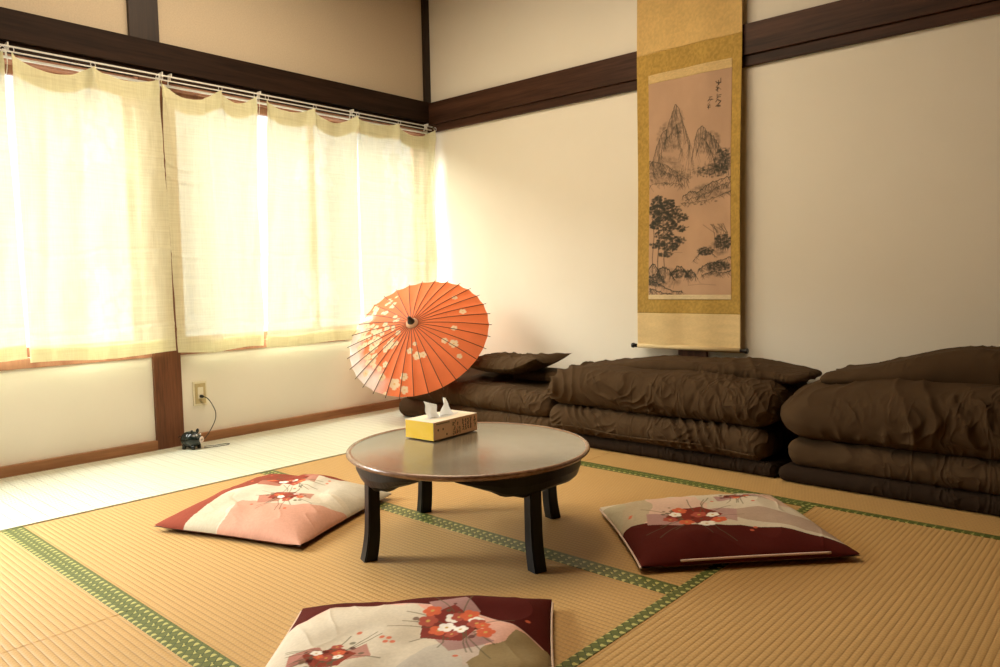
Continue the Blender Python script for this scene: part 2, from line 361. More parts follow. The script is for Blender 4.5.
def poly(img, pts, col, a=1.0, tex=None, edge=0.0, seed=0):
    H, W = img.shape[:2]; yy, xx = np.mgrid[0:H, 0:W]; X = (xx + .5) / W; Y = (yy + .5) / H
    if edge: 
        Q = np.stack([X * 14, Y * 14, X * 0 + seed], -1); X = X + edge * noise(Q, 3); Y = Y + edge * noise(Q, 9)
    ins = np.zeros((H, W), bool); n = len(pts)
    for i in range(n):
        (x0, y0), (x1, y1) = pts[i], pts[(i + 1) % n]
        c = ((y0 > Y) != (y1 > Y)) & (X < (x1 - x0) * (Y - y0) / ((y1 - y0) if y1 != y0 else 1e-9) + x0); ins ^= c
    k = ins * a
    if tex is not None: k = k * tex
    img[:] = img * (1 - k[..., None]) + np.array(col) * k[..., None]; return ins
def disc(img, cx, cy, r, col, a=1.0, ry=None):
    H, W = img.shape[:2]; ry = ry or r; X0_, Y0_ = cx * W, cy * H; m = max(r, ry) + 2
    a0, a1 = int(max(X0_ - m, 0)), int(min(X0_ + m + 1, W)); b0, b1 = int(max(Y0_ - m, 0)), int(min(Y0_ + m + 1, H))
    if a1 <= a0 or b1 <= b0: return
    yy, xx = np.mgrid[b0:b1, a0:a1]
    d = np.hypot((xx + .5 - X0_) / r, (yy + .5 - Y0_) / ry); k = (np.clip((1 - d) * min(r, ry) + .5, 0, 1) * a)[..., None]
    img[b0:b1, a0:a1] = img[b0:b1, a0:a1] * (1 - k) + np.array(col) * k
def blossom(img, cx, cy, r, col, ctr=None, rot=0, asp=1):
    H, W = img.shape[:2]
    for k in range(5):
        an = rot + k * 2 * PI / 5; disc(img, cx + .62 * r * math.cos(an) / W, cy + asp * .62 * r * math.sin(an) / H, r * .5, col, 1, r * .5 * asp)
    if ctr: disc(img, cx, cy, r * .22, ctr)

def curtain(y0, y1, yb0, yb1, zt, hooks, zb, seed, xc=.062, label='', nfold=3):
    e = empty('curtain', (xc, (y0 + y1) / 2, zt), label, 'curtain', 'short linen curtains over the window')
    nu, nv = 90, 150
    U, V = np.meshgrid(np.linspace(0, 1, nu), np.linspace(0, 1, nv), indexing='ij')
    ya = y0 + (y1 - y0) * U; yb = yb0 + (yb1 - yb0) * U
    hk = np.array(hooks)
    def sag(u):
        s = np.zeros_like(u)
        for a, b in zip(hk[:-1], hk[1:]):
            m = (u >= a) & (u <= b); t = (u - a) / (b - a); s = np.where(m, 4 * t * (1 - t) * (b - a) * .07 * (1 + .5 * np.sin(a * 9 + seed)), s)
        return s
    def surf(V_, off=0.0):
        sg = sag(U)
        rng = np.random.RandomState(seed)
        top = zt - sg
        Z = top + (zb - top) * V_
        ysn = ya + (yb - ya) * V_
        X = np.zeros_like(U)
        for k in range(nfold):
            c = rng.uniform(.08, .92); w = rng.uniform(.03, .07); sl = rng.uniform(-.15, .15); am = rng.uniform(.012, .024)
            d = (U - c - sl * V_) / (w * (1 + .8 * V_)); X += am * np.exp(-d * d) * ss(0, .25, V_) * (1 - .35 * V_)
            ysn = ysn - .35 * am * d * np.exp(-d * d)
        for a in hk:        # cone creases falling from every hook
            d = (U - a); X += .026 * np.exp(-(d / (.02 + .22 * V_)) ** 2) * np.exp(-V_ * 3.5)
            for sgn in (-1, 1):
                q = (d - sgn * .35 * V_) / .02; X += .010 * np.exp(-q * q) * ss(.01, .05, V_) * np.exp(-V_ * 5)
        Pn = np.stack([U * 5, V_ * 3.5, U * 0 + seed], -1)
        X += .018 * fbm(Pn, seed, 3) + .0016 * noise(np.stack([U * 22, V_ * 5, U * 0], -1), seed + 4)
        for c in (.28, .33, .62, .9):     # ironed fold lines across
            X += .004 * np.exp(-((V_ - c - .012 * np.sin(U * 5 + seed)) / .006) ** 2)
        Z = Z + .006 * np.sin(U * 7 + seed) * V_
        return np.stack([X + off, ysn - e.location.y, Z - e.location.z], -1)
    P = surf(V)
    img = np.zeros((nv, nu, 3))
    if seed in (1, 3, 4):
        rg = random.Random(seed)
        for (cx, cy, n) in ((.5, .2, 26), (.52, .8, 26)):
            for k in range(n):
                blossom(img, cx + rg.uniform(-.17, .17), cy + rg.uniform(-.11, .11), rg.uniform(2, 5), (1, 1, 1))
    grid('curtain_cloth', P, M['curtain'], e, img.transpose(1, 0, 2))
    z0 = np.zeros((nu, nv, 3))
    # doubled heading and bottom hem are second layers of cloth
    Vt = V * .062
    grid('heading', surf(Vt, -.0035), M['curtain'], e, z0)
    grid('heading_tape', surf(Vt * .9, -.006), M['curtain'], e, z0)
    grid('hem', surf(1 - V * .05, -.003), M['curtain'], e, z0)
    # rings
    for a in hk:
        i = min(int(a * (nu - 1) + .5), nu - 1); x, y, z = P[i, 0]
        tube('ring', [(x - .004 + .0, y + .009 * math.cos(t), z + .008 + .011 * math.sin(t)) for t in np.linspace(0, 2 * PI, 14, endpoint=False)], .0013, M['rail'], e, 5, True)
    return e
ZT = 1.648
curtain(-2.92, -2.275, -2.90, -2.25, ZT - .005, [0, .5, 1], .462, 7, label='yellowish linen curtain panel cut off by the left edge of the picture')
curtain(-2.245, -1.684, -2.24, -1.655, ZT + .0, [0, .52, 1], .446, 1, label='widest linen curtain panel with woven flowers, hanging left of the wooden post')
curtain(-1.677, -1.222, -1.648, -1.215, ZT, [0, .6, 1], .437, 2, label='linen curtain panel with a gap at its right, just above the wall outlet')
curtain(-1.158, -.617, -1.205, -.617, ZT, [0, .5, 1], .43, 3, label='whitish linen curtain panel right of the bright gap between the curtains')
curtain(-.605, -.035, -.60, -.045, ZT, [0, .5, 1], .43, 4, label='brightest linen curtain panel next to the room corner, behind the umbrella')
def rail(x, z, r, label):
    e = empty('curtain_rail', (x, -2, z), label, 'curtain rail', 'white rails of the curtains')
    tube('rail_bar', [(0, -.95, 0), (0, 1.97, 0)], r, M['rail'], e, 8)
    for y in (-.9, -.25, .34, .38, .82, 1.38, 1.93): box('bracket', [(-x + .03, .003, y - .002, y + .002, r * .2, r + .012)], M['rail'], e, .001)
    return e
rail(.062, 1.672, .0036, 'upper thin white curtain rail under the dark beam')
rail(.050, 1.656, .0030, 'lower thin white curtain rail just above the curtain tops')
rail(.022, 1.640, .0055, 'thick white curtain rail hanging against the window frame behind the curtains')
def cord_(y, label):
    e = empty('pull_cord', (.05, y, 1.65), label, 'cord', 'white cords between the curtains')
    for s in (-1, 1): tube('cord_strand', spline([(0, s * .006, .01), (.002, s * .008, -.03), (0, s * .004, -.075), (0, 0, -.085)], 5), .0016, M['rail'], e, 6)
    box('cord_clip', [(-.003, .003, -.007, .007, .006, .012)], M['rail'], e, .001)
cord_(-2.26, 'white looped cord at the left end of the widest curtain panel')
cord_(-1.678, 'white looped cord where the curtain panels meet above the wooden post')
cord_(-.611, 'white looped cord between the two rightmost curtain panels')
cord_(-1.19, 'white looped cord at the bright gap in the curtains')

# ------------------------------------------------------------------ outlet, pig burner
e = empty('wall_outlet', (0, -1.528, .235), 'beige wall outlet with a black plug in it, right of the wooden post', 'wall outlet')
box('cover_plate', [(0, .008, -.034, .034, -.058, .058)], M['outlet2'], e, .003)
box('inner_frame', [(.006, .0105, -.026, .026, -.048, .048)], M['outlet'], e, .0015)
box('socket', [(.009, .013, -.013, .013, -.024, .030)], M['outlet2'], e, .002)
for z in (-.04, .04): lathe('screw', [(0, 0), (.003, 0), (.003, .0015), (0, .002)], M['outlet'], e, 12, Matrix.Translation((.0105, 0, z)) @ Matrix.Rotation(PI / 2, 4, 'Y'))

pg = empty('pig_burner', (.115, -1.632, .004), 'small black pig shaped mosquito burner with pale snout on the pale mat', 'pig ornament', None, math.radians(28))
# local: +x snout direction
def ell(name, c, r, mat, parent, seg=24, rot=None):
    bm = bmesh.new(); bmesh.ops.create_uvsphere(bm, u_segments=seg, v_segments=seg // 2, radius=1)
    T = Matrix.Translation(c) @ (rot or Matrix.Identity(4)) @ Matrix.Diagonal((*r, 1)); bmesh.ops.transform(bm, matrix=T, verts=bm.verts)
    return bmobj(name, bm, mat, parent)
RY = Matrix.Rotation(PI / 2, 4, 'Y')
prof = [(0, -.055), (.012, -.0545), (.026, -.050), (.036, -.040), (.041, -.025), (.0405, -.022), (.0425, -.020), (.0435, -.004), (.0428, -.002), (.0435, .000), (.043, .014), (.039, .028), (.031, .040), (.022, .048), (.019, .052), (.019, .062), (.0175, .064), (0, .064)]
lathe('body', prof, M['ceram'], pg, 32, Matrix.Translation((0, 0, .051)) @ RY)
sn_ = lathe('snout', [(0, .0655), (.0165, .0655), (.0185, .0635), (.0185, .059)], M['snout'], pg, 24, Matrix.Translation((0, 0, .051)) @ RY)
for s in (-1, 1):
    ell('nostril', (.0655, s * .006, .052), (.0012, .0025, .004), M['ceram'], sn_, 10)
    ell('eye', (.045, s * .016, .077), (.004, .005, .005), M['eye'], pg, 12)
    ell('ear', (.022, s * .024, .094), (.006, .012, .013), M['ceram'], pg, 14, Matrix.Rotation(s * -.5, 4, 'X'))
    for x in (-.028, .026): tube('leg', [(x, s * .022, .022), (x * 1.08, s * .026, .0)], [.012, .009], M['ceram'], pg, 10)
tube('tail', [(-.054 - .002 * i, .006 * math.cos(i * .9), .06 + .006 * math.sin(i * .9)) for i in range(12)], .002, M['ceram'], pg, 6)
pg.scale = (.84, .84, .84)
inv = (Matrix.Translation(pg.location) @ Matrix.Rotation(math.radians(28), 4, 'Z') @ Matrix.Scale(.84, 4)).inverted()
def W2(pts): return [inv @ Vector(q) for q in pts]
tube('power_cord', spline(W2([(.035, -1.528, .222), (.05, -1.515, .214), (.062, -1.500, .185), (.068, -1.487, .145), (.080, -1.500, .105), (.115, -1.555, .055), (.145, -1.605, .035)]), 8), .0024, M['cord'], pg, 7)
tube('plug', W2([(.012, -1.528, .222), (.026, -1.528, .222), (.037, -1.527, .222)]), [.009, .009, .005], M['cord'], pg, 12)
tube('cord_loop', [inv @ q for q in spline([(.165, -1.60, .009), (.182, -1.56, .009), (.190, -1.50, .009), (.176, -1.482, .009), (.160, -1.495, .009), (.156, -1.54, .009), (.15, -1.59, .012)], 6)], .002, M['cord'], pg, 7)

# ------------------------------------------------------------------ hanging scroll
SX0, SX1, SZ0, SZT = 1.497, 2.012, .412, 2.36
sc = empty('hanging_scroll', ((SX0 + SX1) / 2, -.052, SZ0), 'tall gold silk hanging scroll with an ink landscape painting, on the back wall', 'hanging scroll')
sw = (SX1 - SX0) / 2
def wave(x, z): return .0035 * np.sin(x * 11 + z * 3) + .005 * np.sin(z * 5.1 + 1) * (x / sw) + .003 * np.sin(x * 31 + 2)
def sheet(name, x0, x1, z0, z1, nx, nz, mat, off, col):
    X, Z = np.meshgrid(np.linspace(x0, x1, nx), np.linspace(z0, z1, nz), indexing='ij')
    P = np.stack([X, wave(X, Z) - off, Z], -1)
    c = np.broadcast_to(np.array(col), P.shape) if isinstance(col, tuple) else col
    o = grid(name, P, mat, sc, c)
    md = o.modifiers.new('t', 'SOLIDIFY'); md.thickness = .0012; md.offset = -1 if off > 0 else 0
    return o
zr = lambda z: z - SZ0
def fleck(nx, nz, base, seed, am=.12):
    X, Z = np.meshgrid(np.linspace(0, 1, nx), np.linspace(0, 1, nz), indexing='ij'); n = noise(np.stack([X * nx / 1.6, Z * nz / 1.6, X * 0], -1), seed) * am + noise(np.stack([X * 6, Z * 9, X * 0], -1), seed + 1) * .05
    return np.clip(np.array(base) * (1 + n[..., None]), 0, 1)
sheet('top_silk', -sw, sw, zr(1.784), zr(SZT), 120, 120, M['scroll'], 0, fleck(120, 120, (.74, .50, .19), 1, .10))
sheet('border_silk', -sw, sw, zr(.575), zr(1.784), 130, 260, M['scroll'], .0006, fleck(130, 260, (.52, .33, .075), 3, .2))
sheet('bottom_silk', -sw, sw, zr(SZ0), zr(.575), 120, 60, M['scroll'], 0, fleck(120, 60, (.86, .64, .32), 5, .05))
PX0, PX1 = 1.558 - (SX0 + SX1) / 2, 1.968 - (SX0 + SX1) / 2
sheet('upper_strip', PX0, PX1, zr(1.645), zr(1.685), 100, 16, M['scroll'], .0025, fleck(100, 16, (.72, .52, .24), 8, .12))
sheet('lower_strip', PX0, PX1, zr(.640), zr(.662), 100, 10, M['scroll'], .0025, fleck(100, 10, (.80, .64, .38), 9, .08))
# the ink landscape (s right 0..1, t down 0..1)
H_, W_ = 500, 216
img = np.zeros((H_, W_, 3)); yy, xx = np.mgrid[0:H_, 0:W_]; S_, T_ = xx / W_, yy / H_
n1 = fbm(np.stack([S_ * 5, T_ * 9, S_ * 0], -1), 11, 4)
base = np.array((.56, .36, .235)); img[:] = base * (1 + .10 * n1[..., None])
img += ss(.45, .72, T_)[..., None] * np.array((.06, .035, .015))
ink = (.045, .045, .035); rg = random.Random(12)
def ridge(pts, seed, amp=.012, w=1.6, a=.8, hatch=0, hl=.05, fill=None):
    P = spline([(x, y, 0) for x, y in pts], 8); P = [(p.x + rg.uniform(-1, 1) * amp * .5, p.y + rg.uniform(-1, 1) * amp * .4) for p in P]
    if fill: poly(img, [(p[0], p[1]) for p in P] + [(P[-1][0], P[-1][1] + hl * 2), (P[0][0], P[0][1] + hl * 2)], fill, .3, np.clip(1 - 0 * S_, 0, 1))
    stroke(img, P, w, ink, a)
    for k in range(hatch):
        i = rg.randrange(len(P)); x, y = P[i]; dx = rg.uniform(-.05, .06); l = rg.uniform(.3, 1) * hl
        stroke(img, [(x, y), (x + dx * .4, y + l * .5), (x + dx, y + l)], rg.uniform(.8, 1.6), ink, rg.uniform(.25, .6))
def tuft(cx, cy, rx, ry, n, a=.5, r=(1.2, 3.2)):
    for k in range(n):
        q = math.sqrt(rg.random()); an = rg.uniform(0, 2 * PI); disc(img, cx + rx * q * math.cos(an), cy + ry * q * math.sin(an), rg.uniform(*r), ink, rg.uniform(.5, 1) * a, rg.uniform(*r) * .7)
for (cx, cy, rx, ry, n) in ((.27, .26, .16, .07, 260), (.36, .20, .08, .06, 120), (.72, .31, .16, .05, 220), (.2, .40, .22, .05, 260), (.25, .45, .25, .03, 160), (.75, .53, .25, .035, 260), (.2, .92, .22, .05, 200), (.84, .88, .16, .035, 160), (.86, .79, .12, .03, 120)): tuft(cx, cy, rx, ry, n, .13, (2.5, 6))
# far peaks
ridge([(.04, .38), (.10, .30), (.18, .24), (.24, .22), (.31, .15), (.35, .12), (.40, .16), (.44, .22), (.50, .28), (.52, .33)], 1, .01, 1.5, .65, 90, .10)
ridge([(.14, .34), (.22, .27), (.28, .25), (.35, .21), (.37, .27), (.42, .33)], 2, .01, 1.2, .5, 60, .07)
ridge([(.54, .37), (.58, .30), (.62, .25), (.68, .24), (.74, .27), (.80, .29), (.86, .33), (.92, .38)], 3, .01, 1.5, .6, 80, .09)
ridge([(.60, .35), (.66, .29), (.72, .31), (.78, .36)], 4, .01, 1.2, .5, 40, .06)
# middle banks
ridge([(0, .36), (.10, .37), (.22, .39), (.33, .42), (.44, .455), (.50, .47)], 5, .01, 1.5, .6, 70, .05)
ridge([(0, .42), (.14, .41), (.28, .435), (.40, .46)], 6, .01, 1.3, .5, 50, .04)
ridge([(.0, .475), (.16, .47), (.30, .475), (.42, .485)], 6, .008, 1.4, .5, 40, .03)
for k in range(26):
    x = .36 + .62 * k / 25 + rg.uniform(-.01, .01); h = rg.uniform(.02, .06) * (1 if x < .75 else 1.5); y = .455 + rg.uniform(-.015, .012)
    stroke(img, [(x, y), (x + rg.uniform(-.01, .01), y - h)], 1.2, ink, .6); tuft(x, y - h * .45, .022, h * .5, 12, .38, (1, 2.2))
tuft(.90, .40, .10, .055, 200, .55, (1.5, 4)); tuft(.80, .44, .18, .03, 190, .5, (1.5, 4)); tuft(.10, .43, .12, .03, 60, .3)
for k in range(16):
    x = rg.uniform(.72, .98); stroke(img, [(x, .47), (x + rg.uniform(-.05, .08), .40), (x + rg.uniform(-.08, .12), .35)], 1.1, ink, .6)
ridge([(.42, .545), (.52, .525), (.62, .53), (.74, .50), (.86, .485), (1, .475)], 7, .012, 2, .75, 70, .035)
ridge([(.46, .56), (.60, .55), (.76, .535), (.88, .51), (1, .50)], 8, .01, 1.6, .65, 60, .03)
ridge([(.40, .57), (.55, .575), (.72, .57), (.9, .55), (1, .54)], 8, .008, 1.6, .6, 50, .02)
for x, y in ((.58, .583), (.66, .588), (.83, .578)): disc(img, x, y, 4, ink, .6, 1.8)
# the tall trees at the left
for pts, w in (([(.13, .93), (.12, .84), (.14, .74), (.12, .66), (.15, .56)], 3.4), ([(.06, .92), (.05, .82), (.07, .72), (.05, .64)], 2.6), ([(.22, .92), (.20, .83), (.21, .76), (.19, .68)], 2.6), ([(.15, .74), (.26, .70), (.38, .685)], 2), ([(.13, .66), (.24, .62), (.33, .58)], 2)):
    stroke(img, pts, w, (.16, .11, .075), .85)
for cx, cy, rx, ry, n in ((.13, .56, .10, .025, 60), (.24, .575, .10, .02, 50), (.10, .60, .11, .022, 70), (.30, .605, .12, .018, 50), (.16, .635, .12, .022, 70), (.36, .645, .13, .018, 60), (.10, .67, .09, .02, 55), (.26, .68, .10, .016, 45), (.20, .72, .12, .02, 55), (.34, .755, .12, .018, 50), (.12, .77, .10, .018, 45), (.28, .785, .11, .016, 45), (.40, .70, .06, .012, 22), (.22, .82, .08, .012, 26)):
    tuft(cx, cy * .96 + .02, rx, ry * 1.15, int(n * 1.5), .8, (2.0, 4.6))
# foreground rocks
for pts in ([(0, .88), (.06, .85), (.13, .88), (.18, .93)], [(.10, .90), (.18, .87), (.27, .885), (.33, .93)], [(.28, .91), (.37, .865), (.46, .89), (.50, .92)], [(.46, .905), (.53, .885), (.59, .91)], [(0, .93), (.12, .945), (.26, .975), (.42, .985)], [(.02, .97), (.14, .985), (.3, .995)]):
    ridge(pts, 9, .01, 2.4, .85, 45, .04)
tuft(.10, .93, .12, .03, 190, .55, (1.5, 4)); tuft(.40, .90, .13, .02, 130, .6, (1.5, 4)); tuft(.52, .915, .07, .01, 24, .4)
# right bank
ridge([(.56, .84), (.66, .80), (.74, .79), (.80, .82)], 10, .01, 1.8, .7, 40, .02); tuft(.70, .80, .10, .018, 110, .65, (1.5, 4)); tuft(.91, .76, .10, .035, 190, .65, (1.5, 4)); tuft(.86, .70, .05, .02, 20, .35)
for k in range(14):
    x = rg.uniform(.8, .98); stroke(img, [(x, .80), (x + rg.uniform(-.06, .04), .72), (x + rg.uniform(-.14, .05), .68)], 1.2, ink, .6)
ridge([(.62, .885), (.72, .86), (.84, .85), (1, .83)], 11, .01, 2, .75, 60, .03); ridge([(.66, .91), (.78, .895), (.92, .90), (1, .89)], 12, .01, 2, .75, 50, .025); tuft(.86, .87, .14, .02, 180, .55, (1.5, 4))
stroke(img, [(.50, .955), (.66, .95), (.82, .955)], 1.2, ink, .4); stroke(img, [(.32, .80), (.42, .802)], 1.2, ink, .4)
# little boat
stroke(img, [(.33, .688), (.40, .694), (.50, .684)], 2.2, ink, .7); stroke(img, [(.42, .688), (.43, .672)], 1.4, ink, .7)
# brush characters
def glyph(cx, cy, s, seed):
    g = random.Random(seed)
    for k in range(5):
        x0, y0 = cx + g.uniform(-.5, .5) * s, cy + g.uniform(-.5, .5) * s * .43; d = g.choice(((1, 0), (0, 1), (.8, .7), (-.8, .8)))
        stroke(img, [(x0 - d[0] * s * .35, y0 - d[1] * s * .15), (x0 + d[0] * s * .4, y0 + d[1] * s * .18)], g.uniform(1.0, 1.9), (.03, .025, .02), .9)
for k, y in enumerate((.055, .088, .116, .140, .160)): glyph(.855, y, .060 if k == 0 else .040, k + 3)
for k, y in enumerate((.118, .150)): glyph(.765, y, .042, k + 30)
pt = sheet('ink_painting', PX0, PX1, zr(.662), zr(1.645), W_, H_, M['scroll'], .0018, img[::-1].transpose(1, 0, 2))
bm = bmesh.new(); lathe_bm(bm, [(0, -sw - .001), (.011, -sw - .001), (.011, sw + .001), (0, sw + .001)], 20, Matrix.Translation((0, .0, .004)) @ RY)
rl = bmobj('bottom_roller', bm, M['scroll'], sc); setcol(rl.data, np.tile([.74, .56, .30], (len(rl.data.vertices), 1)))
for s in (-1, 1):
    lathe('roller_knob', [(0, 0), (.009, 0), (.009, .022), (.012, .024), (.012, .034), (.009, .036), (0, .036)], M['knob'], rl, 20, Matrix.Translation((s * sw, 0, .004)) @ Matrix.Rotation(s * PI / 2, 4, 'Y'))
bm = bmesh.new(); boxes(bm, [(-sw - .004, sw + .004, -.008, .008, zr(SZT) - .012, zr(SZT) + .012)], .003); bmobj('top_rod', bm, M['bamboo'], sc)
tube('hanging_cord', [(-.12, 0, zr(SZT) + .01), (0, .048, zr(SZT) + .12), (.12, 0, zr(SZT) + .01)], .002, M['piping'], sc)

# ------------------------------------------------------------------ low round table
TX, TY, TZ = 1.924, -1.678, .275
tb = empty('low_round_table', (TX, TY, 0), 'low round dark lacquered wooden table with four black legs on the tatami', 'table')
R_ = .346
tt_ = lathe('tabletop', [(0, TZ - .0035), (R_ - .017, TZ - .0035), (R_ - .013, TZ - .002)], M['lacq'], tb, 128)
rimw = m_wood('reddish_rim_wood', (.17, .085, .05), (.34, .20, .12), (1, 1, 1), .25, 20, .9)
lathe('tabletop_rim', [(R_ - .0135, TZ - .0025), (R_ - .010, TZ), (R_ - .003, TZ), (R_, TZ - .004), (R_, TZ - .008), (R_ - .006, TZ - .014), (R_ - .02, TZ - .020), (0, TZ - .020)], rimw, tt_, 128)
def apron(c, half, full):
    n = 70; bm = bmesh.new(); ro, ri = .322, .306; sec = []
    for i in range(n + 1):
        a = -full + 2 * full * i / n; aa = abs(a)
        if aa < half + .06: d = .060 + .006 * math.cos(a * 6)
        else:
            t = (aa - half - .06) / (full - half - .06); d = .058 * (1 - t) ** .9 + .006 + (.006 if .2 < t < .5 else 0) * math.sin((t - .2) / .3 * PI)
        an = c + a; ca, sa = math.cos(an), math.sin(an); z1 = TZ - .020; z0 = z1 - d
        sec.append([bm.verts.new((r * ca, r * sa, z)) for r, z in ((ro, z1), (ro - .002, z1 - d * .45), (ro - .010, z1 - d * .8), (ro - .024, z0), (ri - .022, z0), (ri, z1))])
    for A, B in zip(sec[:-1], sec[1:]):
        for k in range(6): bm.faces.new((A[k], B[k], B[(k + 1) % 6], A[(k + 1) % 6]))
    bm.faces.new(sec[0]); bm.faces.new(sec[-1][::-1]); bmesh.ops.recalc_face_normals(bm, faces=bm.faces)
    o = bmobj('apron', bm, M['blackwood'], tb, False); return o
apron(math.radians(31), math.radians(45), math.radians(83)); apron(math.radians(209), math.radians(45), math.radians(83))
for fx, fy in ((1.828, -1.965), (2.221, -1.743), (1.992, -1.376), (1.627, -1.589)):
    dx, dy = fx - TX, fy - TY; L = math.hypot(dx, dy); an = math.atan2(dy, dx); bm = bmesh.new(); secs = []
    for k in range(15):
        t = k / 14; z = (TZ - .02) * (1 - t); r = .293 + .004 * t + .012 * max(0, (t - .6) / .4) ** 2
        w = .0185 + .001 * abs(t - .5); dpt = .0155 + .003 * t * t
        secs.append([bm.verts.new((r + sx * dpt, sy * w, z)) for sx, sy in ((-1, -1), (1, -1), (1, 1), (-1, 1))])
    for A, B in zip(secs[:-1], secs[1:]):
        for k in range(4): bm.faces.new((A[k], B[k], B[(k + 1) % 4], A[(k + 1) % 4]))
    bm.faces.new(secs[0]); bm.faces.new(secs[-1][::-1]); bmesh.ops.recalc_face_normals(bm, faces=bm.faces)
    es = [e2 for e2 in bm.edges if abs(e2.verts[0].co.z - e2.verts[1].co.z) > .01]; bmesh.ops.bevel(bm, geom=es, offset=.003, segments=2, affect='EDGES')
    bmesh.ops.rotate(bm, cent=(0, 0, 0), matrix=Matrix.Rotation(an, 3, 'Z'), verts=bm.verts); bmobj('leg', bm, M['blackwood'], tb, False)

# ------------------------------------------------------------------ tissue box
bx = empty('tissue_box', (1.749, -1.615, TZ), 'yellow and cream tissue box with small print, on the low table', 'tissue box', None, math.radians(4))
hx, hy, hz = .058, .100, .055
def face(name, o, u, v, nu, nv, img_):
    A, B = np.meshgrid(np.linspace(0, 1, nu), np.linspace(0, 1, nv), indexing='ij'); P = np.array(o) + A[..., None] * np.array(u) + B[..., None] * np.array(v)
    return grid(name, P, M['carton'], bx, img_, smooth=False)
core = box('carton', [(-hx, hx, -hy, hy, 0.0005, hz)], m_plain('cream_card', (.80, .70, .55), .5, .4, .02), bx, .0012)
im = np.zeros((60, 100, 3)); im[:] = (.95, .62, .06); im += .03 * fbm(np.stack(np.meshgrid(np.linspace(0, 3, 60), np.linspace(0, 3, 100), indexing='ij') + [np.zeros((60, 100))], -1), 2)[..., None]
face('end_panel', (-hx + .001, -hy - .0007, .001), (2 * hx - .002, 0, 0), (0, 0, hz - .002), 100, 60, im.transpose(1, 0, 2))
im = np.zeros((110, 460, 3)); im[:] = (.88, .52, .26); im[:, :190] = (.92, .58, .30)
g = random.Random(5)
def marks(x0, x1, y0, y1, n, col, w=2):
    for k in range(n):
        x, y = g.uniform(x0, x1), g.uniform(y0, y1); stroke(im, [(x, y), (x + g.uniform(-.012, .012), y + g.uniform(-.07, .07))], w, col, .9)
brn = (.07, .02, .01)
for k in range(20): stroke(im, [(.05 + .015 * k, .09), (.06 + .015 * k, .14)], 4, brn, .9)
stroke(im, [(.03, .2), (.36, .2)], 1, brn, .4)
for x, y in ((.09, .45), (.20, .45), (.28, .78)): disc(im, x, y, 8, (.42, .14, .06), .8); blossom(im, x, y, 6, brn)
for x in (.43, .47, .53, .58): marks(x - .008, x + .008, .15, .9, 12, brn, 6)
for x in (.66, .72, .78, .84):
    for yk in range(5): marks(x - .012, x + .012, .18 + yk * .13, .25 + yk * .13, 4, brn, 6)
marks(.92, .97, .15, .8, 18, brn, 6); stroke(im, [(.40, .03), (.40, .97)], 2, brn, .5); stroke(im, [(.5, .6), (.5, .95)], 6, (.5, .1, .05), .8)
im[-4:] = (.40, .2, .1)
face('printed_side', (hx + .0007, -hy + .001, .001), (0, 2 * hy - .002, 0), (0, 0, hz - .002), 460, 110, im[::-1].transpose(1, 0, 2))
bm = bmesh.new(); lathe_bm(bm, [(0, 0), (1, 0)], 40); bmesh.ops.transform(bm, matrix=Matrix.Translation((0, 0, hz + .0004)) @ Matrix.Diagonal((.022, .075, 1, 1)), verts=bm.verts)
bmobj('opening', bm, m_plain('film_window', (.55, .52, .48), .3, .5), bx)
def tiss(b0, b1, t0, t1, seed, amp):
    U, V = np.meshgrid(np.linspace(0, 1, 26), np.linspace(0, 1, 22), indexing='ij'); u, v = U[..., None], V[..., None]
    b0, b1, t0, t1 = map(np.array, (b0, b1, t0, t1)); P = (1 - v) * ((1 - u) * b0 + u * b1) + v * ((1 - u) * t0 + u * t1)
    P[..., 0] += amp * np.sin(U * 7 + seed) * (1 - .5 * V) + .002 * np.sin(V * 8 + U * 5 + seed); P[..., 1] += .0015 * np.sin(V * 9 + seed)
    grid('tissue_sheet', P, M['tissue'], bx)
tiss((-.004, -.060, hz - .004), (.006, -.026, hz - .004), (-.016, -.066, hz + .054), (.000, -.026, hz + .040), 1, .004)
tiss((.004, -.022, hz - .004), (-.004, .056, hz - .004), (.002, .010, hz + .056), (-.002, .018, hz + .054), 2, .005)

